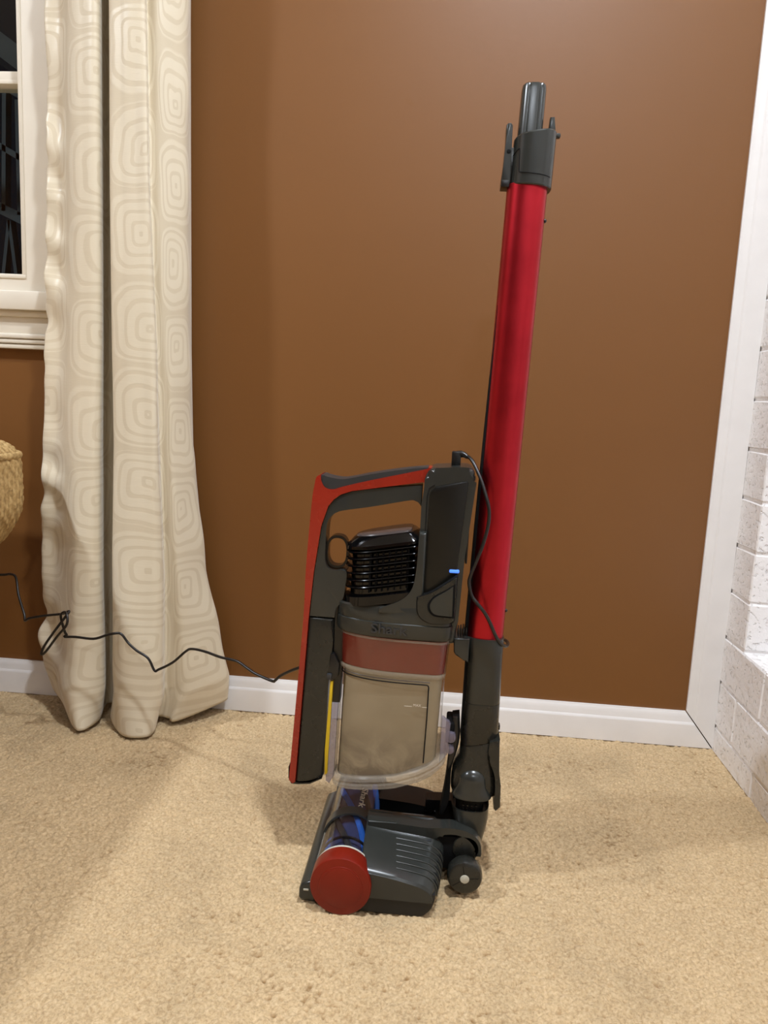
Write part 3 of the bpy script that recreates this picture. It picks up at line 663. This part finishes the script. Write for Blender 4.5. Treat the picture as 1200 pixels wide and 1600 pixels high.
prism('prong', [(.1030, 1.0080), (.1045, 1.0325), (.1100, 1.0330), (.1135, 1.0080)], YC-.006, YC+.006, 'grey', uc, .001, 2)
box('nub', .1105, .1195, YC-.004, YC+.004, 1.0090, 1.0150, 'grey', uc, .002)
lt = [(.0503, 1.0205), (.0520, 1.0228), (.0560, 1.0232), (.0582, 1.0205), (.0588, .9889), (.0602, .9556), (.0590, .9470), (.0489, .9465), (.0480, .9538), (.0496, .9721), (.0508, .9996)]
lat = prism('latch', lt, YC-.0115, YC+.0115, 'grey', uc, .0015, 2)
cyl_y('latch_hole', .0553, .9889, .0028, YC-.0119, YC-.010, 'deep', lat, .0002, 20)
box('latch_pad', .0482, .0588, YC-.0122, YC+.0122, .9462, .9545, 'black', lat, .001)
box('latch_bridge', .0560, .0660, YC-.008, YC+.008, .952, .995, 'greyd', uc, .001)
# lower socket
def sring(z, xl, xr, b, e=3.2, zs=0, dy=0): return selli((xl+xr)/2, YC+dy, (xr-xl)/2, b, z, 48, e, zs)
sk = loft('lower_socket', [sring(.2590, .0452, .0953, .0272), sring(.2605, .0450, .0955, .0276), sring(.330, .0455, .0945, .0280), sring(.3505, .0440, .0950, .0285), sring(.3530, .0447, .0943, .0280), sring(.3530, .0465, .0925, .0260)], 'grey', vac, True, 30)
prism('hook_shelf', [(.0248, .3515), (.0470, .3525), (.0470, .3170), (.0425, .3225), (.0285, .3275), (.0258, .3320)], YC-.0255, YC+.0255, 'grey', sk, .003, 3)
for k in range(4): box('ridge', .0300+.0035*k, .0322+.0035*k, YC-.012, YC+.012, .350, .3600+.0012*k, 'black', sk, .0006)
loft('socket_rail', [[(.0430+.0005, YC-.014, z), (.0465, YC-.016, z), (.0465, YC+.016, z), (.0430+.0005, YC+.014, z)] for z in (.200, .318)], 'deep', sk)
n2 = loft('neck_upper', [sring(.2010, .0440, .0960, .0272, zs=.25), sring(.2025, .0438, .0962, .0278, zs=.25), sring(.2585, .0445, .0955, .0276), sring(.2588, .0452, .0950, .0270)], 'greyd', vac, True, 30)
box('nub', .0930, .0985, YC-.006, YC+.006, .2150, .2225, 'greyd', n2, .0015)
n3 = loft('neck_lower', [sring(.1235, .0352, .1000, .0298, 3), sring(.1270, .0340, .1010, .0310, 3), sring(.1370, .0340, .1005, .0315, 3), sring(.1540, .0352, .0990, .0310, 3), sring(.1650, .0385, .0975, .0296, 3), sring(.1815, .0436, .0955, .0280, 3, .15), sring(.1985, .0440, .0962, .0276, 3.2, .25), sring(.2005, .0446, .0958, .0270, 3.2, .25)], 'greyd', vac, True, 30)
prism('side_fin', cr([(.0835, .2080), (.0835, .1850), (.0930, .1600), (.0955, .1400), (.0955, .1090)], 4)+[(.0985, .1055), (.1045, .1120), (.1030, .1450), (.0995, .1640), (.0965, .1803), (.0975, .2120)], YC-.0318, YC+.0318, 'greyd', n3, .002, 2)
dr = []
for k in range(9):
    t = PI/2*k/8; dr.append(selli(.0640, YC-.0215, .0195*math.cos(t)+.0002, .0170*math.cos(t)+.0002, .1470+.0185*math.sin(t), 36, 2.2))
loft('dome', [selli(.0640, YC-.0205, .0275, .0200, .1225, 36, 2.6), selli(.0640, YC-.0205, .0280, .0202, .1240, 36, 2.6), selli(.0640, YC-.0210, .0255, .0190, .1300, 36, 2.4), selli(.0640, YC-.0215, .0210, .0175, .1390, 36, 2.2)]+dr, 'grey', n3, True, 40)
n4 = loft('neck_base', [sring(.0500, .0680, .0840, .0240, 3), sring(.0580, .0560, .0860, .0285, 3), sring(.0700, .0450, .0885, .0330, 3), sring(.0860, .0390, .0905, .0350, 3), sring(.1000, .0365, .0905, .0355, 3), sring(.1035, .0362, .0905, .0355, 3), sring(.1038, .0385, .0885, .0335, 3), sring(.0930, .0395, .0875, .0325, 3)], 'grey', vac, True, 30)
bel = loft('bellows', [sring(.090+.004*k, .0430+.001*(k % 2), .0830-.001*(k % 2), .0280-.001*(k % 2), 2.6) for k in range(10)], 'deep', n4)
for k in range(4):
    for j in range(4): box('bellows_nub', .0520+.006*k, .0540+.006*k, YC-.0300, YC-.026, .0965+.0042*j, .0977+.0042*j, 'black', n4)
prism('foot_lever', cr([(.0305, .2320), (.0298, .2080), (.0290, .1850), (.0275, .1557), (.0250, .120), (.0200, .0831)], 4)+cr([(.0250, .0820), (.0330, .110), (.0335, .1560), (.0400, .1850), (.0425, .2080), (.0405, .2340)], 4), YC-.014, YC+.014, 'deep', vac, .002, 2)
prism('lever_plate', cr([(.0308, .2330), (.0300, .2080), (.0287, .1650), (.0290, .1557)], 3)+cr([(.0330, .1650), (.0375, .1860), (.0392, .2100), (.0370, .2340)], 3), YC-.0165, YC-.012, 'black', vac, .001, 2)

# floor nozzle
HC = (-.1050, .0385); HR = .0405
def podz(y):   # top height at the left and right end of the pod by depth
    return lin(y, [.922, .93, 1.0, 1.026, 1.036], [.0600, .0635, .0780, .0870, .0850]), lin(y, [.922, .93, 1.0, 1.022, 1.036], [.0425, .0455, .0640, .0800, .0780])
def pod(name, mir, mat='grey'):
    rings = []
    for y in (.9225, .925, .93, .95, .975, 1.0, 1.010, 1.024, 1.032, 1.036):
        zl, zr = podz(y); xr = lin(y, [.9225, .925, .95, 1.0, 1.036], [.0155, .0185, .0240, .0290, .0300]); g = .002 if y in (.9225, 1.036) else 0
        pr_ = [(-.0815, .022), (-.0815, zl-.001-g), (-.0795, zl-g), (-.0400, zl*.6+zr*.4-g+.001), (xr-.022, zr+.004-g), (xr-.012, zr+.000-g), (xr-.004, zr-.007), (xr, zr-.017), (xr-.001, .028), (xr-.002, .022)]
        pr_ = pr_[:3]+cr(pr_[2:9], 4)[1:]+pr_[9:]
        rings.append([(x, (2*YC-y if mir else y), z) for x, z in pr_])
    return loft(name, rings, mat, noz, True, 28)
M['navy'] = plastic('navy_roll', srgb(52, 60, 96), .4)
M['skirt'] = plastic('skirt_black', srgb(12, 12, 12), .5)
noz = prism('floor_nozzle', cr([(-.0985, .0240), (-.0985, .0030), (-.0900, .0015), (-.006, .0015), (.0080, .0060), (.0160, .0160), (.0195, .0290)], 4)+[(.0190, .034)], .9240, 2*YC-.9240, 'skirt', vac, .003, 2)
noz['label'] = 'grey and black floor nozzle with red end cap'
pd = pod('nozzle_shell', False)
prism('far_shell', cr([(-.0985, .024), (-.0985, .050), (-.040, .050), (.005, .044), (.022, .034), (.026, .022)], 4), 1.122, 1.1765, 'black', noz, .006, 3)
for k in range(6):                                   # vent ridges running over the shell
    y = .9385+.0098*k; zl, zr = podz(y); xr = lin(y, [.9225, .925, .95, 1.0, 1.036], [.0155, .0185, .0240, .0290, .0300]); xs = -.0340-.0008*k
    line = [(xs, zl+(zr+.004-zl)*((xs+.08)/(xr+.058))), (-.018, None), (xr-.022, zr+.004), (xr-.012, zr), (xr-.004, zr-.007), (xr, zr-.017), (xr-.0005, zr-.024)]
    line[1] = (-.018, line[0][1]*.45+(zr+.004)*.55+.0008)
    sweep('vent_ridge', [(x, y, z+.0003) for x, z in cr(line, 4)], .0013, 'grey', noz, 8)
    sweep('vent_slot', [(x+.0002, y+.0036, z+.0000) for x, z in cr([(xr-.014, zr+.0005), (xr-.004, zr-.0065), (xr, zr-.016), (xr-.0002, zr-.022)], 4)], .0016, 'deep', noz, 6)
box('badge', -.0060, .0110, .9935, .9985, .0660, .0672, 'rubber', noz, .0005)
cap = cyl_y('end_cap', HC[0], HC[1], HR, .9150, .9440, 'cap', noz, .0022, 64); cap['label'] = 'red round end cap of the brush roll'
cyl_y('cap_rim', HC[0], HC[1], HR*.72, .9141, .920, 'cap', noz, .0007, 56)
cyl_y('cap_dimple', HC[0]+.0003, HC[1], HR*.66, .9136, .9142, 'cap', noz, .0002, 56)
arc = lambda r, y, a0, a1, n=26: [(HC[0]+r*math.cos(math.radians(a0+(a1-a0)*k/n)), y, HC[1]+r*math.sin(math.radians(a0+(a1-a0)*k/n))) for k in range(n+1)]
def shell(name, r0, r1, y0, y1, a0, a1, mat):
    rings = []
    for y in (y0, y1): rings.append(arc(r1, y, a0, a1)+arc(r0, y, a1, a0))
    return loft(name, rings, mat, noz, True, 30)
shell('roller_window', .0372, .0385, .944, 2*YC-.944, 44, 215, 'clear')
shell('refracted_edge', .0378, .0398, .944, 2*YC-.944, 168, 186, 'rim')  # pale strip standing in for carpet light refracted at the clear tube's edge
shell('cap_collar', .0365, .0395, .944, .9475, 5, 200, 'hub')
shell('inner_hoop', .0340, .0366, .9720, .9750, 5, 200, 'black')
shell('arch_strip', .0388, .0414, 1.0240, 1.0440, 15, 172, 'grey')
cyl_y('far_end_cap', HC[0], HC[1], HR, 2*YC-.944, 2*YC-.915, 'greyd', noz, .002, 48)
cyl_y('brush_roll', HC[0], HC[1]-.002, .0280, .948, 2*YC-.948, 'navy', noz, .002, 32)
for s in range(6):
    pth = []
    for k in range(50):
        t = k/49; a = s*PI/3+.25+t*2.6; pth.append((HC[0]+.0300*math.cos(a), .952+t*.196, HC[1]-.001+.0300*math.sin(a)))
    sweep('bristle_row', pth, .0048, 'blue' if s % 2 == 0 else 'rubber', noz, 6)
prism('bumper', [(-.1600, .0040), (-.1625, .0080), (-.1622, .0200), (-.1590, .0270), (-.1470, .0330), (-.1400, .0330), (-.1400, .0040)], .9290, 2*YC-.9290, 'grey', noz, .004, 3)
prism('bumper_sole', [(-.1585, .0012), (-.1600, .0055), (-.0950, .0055), (-.0950, .0012)], .9330, 2*YC-.9330, 'black', noz, .001, 1)
box('bumper_mark', -.1560, -.1490, .9283, .930, .0190, .0218, 'hub', noz, .0005)
box('centre_well', -.0700, .0180, 1.034, 2*YC-1.034, .012, .045, 'deep', noz, .004)
text_mesh('lettering', 'Shark', .0140, 'print', noz, Matrix.Translation((HC[0]+.0105, 1.0765, HC[1]+.0381)) @ Matrix.Rotation(math.radians(15), 4, 'Y') @ Matrix.Rotation(math.radians(-90), 4, 'Z'), .0002, .056, .008)
for mir in (False, True):
    ya, yb = (1.000, 1.024) if not mir else (2*YC-1.024, 2*YC-1.000)
    arm_o = [(-.0800, .0862)]+cr([(-.040, .0850), (.0, .0825), (.0200, .0835), (.0418, .0845), (.0620, .0810), (.0750, .0720), (.0808, .0600), (.0812, .0450)], 5); arm_i = cr([(.0735, .0450), (.0725, .0560), (.0640, .0680), (.0520, .0740), (.0400, .0755), (.0250, .0730), (.0100, .0640), (-.02, .0620)], 5)+[(-.08, .0680)]
    prism('wheel_arm', (arm_o+arm_i) if not mir else [q for q in arm_o+arm_i if q[0] > -.001], ya, yb, 'grey' if not mir else 'black', noz, .0035, 3)
    y0, y1 = (.970, .9920) if not mir else (2*YC-.9920, 2*YC-.970)
    wc = (.0590, .0300); wr_ = .0242
    prf = [(wr_*.80, y0), (wr_*.93, y0+.0018), (wr_, y0+.006), (wr_, y1-.005), (wr_*.9, y1)]
    wh = loft('wheel', [[(wc[0]+q*math.cos(2*PI*k/40), y, wc[1]+q*math.sin(2*PI*k/40)) for k in range(40)] for q, y in prf], 'greyd', vac, True, 30)
    yh = y0-.0008 if not mir else y1-.0002
    cyl_y('wheel_hub', wc[0], wc[1], .0062, yh, yh+.001, 'hub', wh, .0003, 24)
    for a in (100, 8, 215):
        c_, s_ = math.cos(math.radians(a)), math.sin(math.radians(a)); yy = y0-.0001 if not mir else y1+.0001
        sweep('wheel_seam', [(wc[0]+.0065*c_, yy, wc[1]+.0065*s_), (wc[0]+.0190*c_, yy, wc[1]+.0190*s_)], .0004, 'deep', wh, 5)
prism('recess_shade_block', [(.0150, .020), (.0150, .070), (.060, .070), (.074, .055), (.074, .030), (.060, .020)], 1.004, 2*YC-1.004, 'deep', noz, .004, 2)  # black block added to darken the shaded recess under the wheel arm
cyl_y('axle', .0590, .0320, .0150, .988, 2*YC-.988, 'deep', noz, .002, 28)
cyl_y('pivot', .0600, .0560, .0190, 1.000, 2*YC-1.000, 'greyd', noz, .002, 32)
ORG[0] = Vector((0, 0, 0))

# ------------------------------------------------------------------ charging cord
cord = empty('charging_cord', (-.4, 1.25, 0)); tag(cord, 'thin black charging cord kinking past the curtain and plugged into the battery top', 'cord')
pa = [(-1.12, 1.530, .27), (-1.06, 1.50, .275), (-.95, 1.43, .288), (-.8551, 1.40, .2939), (-.8282, 1.39, .2994), (-.8109, 1.38, .2953), (-.7949, 1.36, .2674), (-.7729, 1.34, .2370), (-.7690, 1.335, .2270), (-.7573, 1.33, .2336), (-.7273, 1.33, .2407), (-.6926, 1.33, .2469), (-.675, 1.32, .2559), (-.6801, 1.315, .2458), (-.7002, 1.312, .2174), (-.7233, 1.318, .1856), (-.7311, 1.322, .1688), (-.7208, 1.318, .175), (-.6928, 1.308, .2097), (-.6703, 1.302, .2373), (-.6760, 1.310, .2560), (-.6901, 1.318, .2470), (-.6856, 1.322, .2169), (-.6832, 1.325, .2084), (-.6872, 1.325, .2046), (-.666, 1.325, .2057), (-.6314, 1.325, .2048), (-.6066, 1.325, .2135), (-.5881, 1.325, .2186), (-.5774, 1.325, .2172), (-.5652, 1.325, .2021), (-.5472, 1.32, .1903), (-.5245, 1.318, .1778), (-.5124, 1.318, .1553), (-.5032, 1.315, .1591), (-.4713, 1.30, .1804), (-.4442, 1.29, .2065), (-.4292, 1.28, .2157), (-.3996, 1.26, .2201), (-.3651, 1.24, .2193), (-.3329, 1.225, .2202), (-.3135, 1.215, .2140), (-.2945, 1.205, .2080), (-.2638, 1.19, .2039), (-.2574, 1.185, .2074), (-.246, 1.18, .2190), (-.2132, 1.16, .2419), (-.1562, 1.14, .2707), (-.0379, 1.125, .3019), (.0500, 1.110, .3237), (.0921, 1.09, .3342)]
pb = [(.0268, 1.045, .6018), (.0346, 1.035, .5962), (.0456, 1.02, .5768), (.0532, 1.01, .5571), (.0593, 1.005, .5370), (.0599, 1.005, .5157), (.0550, 1.006, .4895), (.0482, 1.008, .4666), (.0413, 1.012, .4435), (.0403, 1.013, .4326), (.0447, 1.011, .4173), (.0520, 1.008, .4085), (.0629, 1.007, .3962), (.0715, 1.009, .3818), (.0797, 1.010, .3651), (.0871, 1.014, .3535), (.0960, 1.028, .3448), (.1012, 1.05, .3414), (.1000, 1.072, .3386)]
sweep('cable', cr(pa+pb[::-1], 5), .0024, 'cord', cord, 8)
pg = box('plug', .0070, .0195, YC-.006, YC+.006, .5865, .6068, 'black', cord, .0018)
sweep('strain_relief', [(.0150, 1.050, .6025), (.0200, 1.048, .6035), (.0245, 1.046, .6025), (.0285, 1.043, .6000)], [.0052, .0048, .0036, .0027], 'black', cord, 12)
ORG[0] = Vector((0, 0, 0))
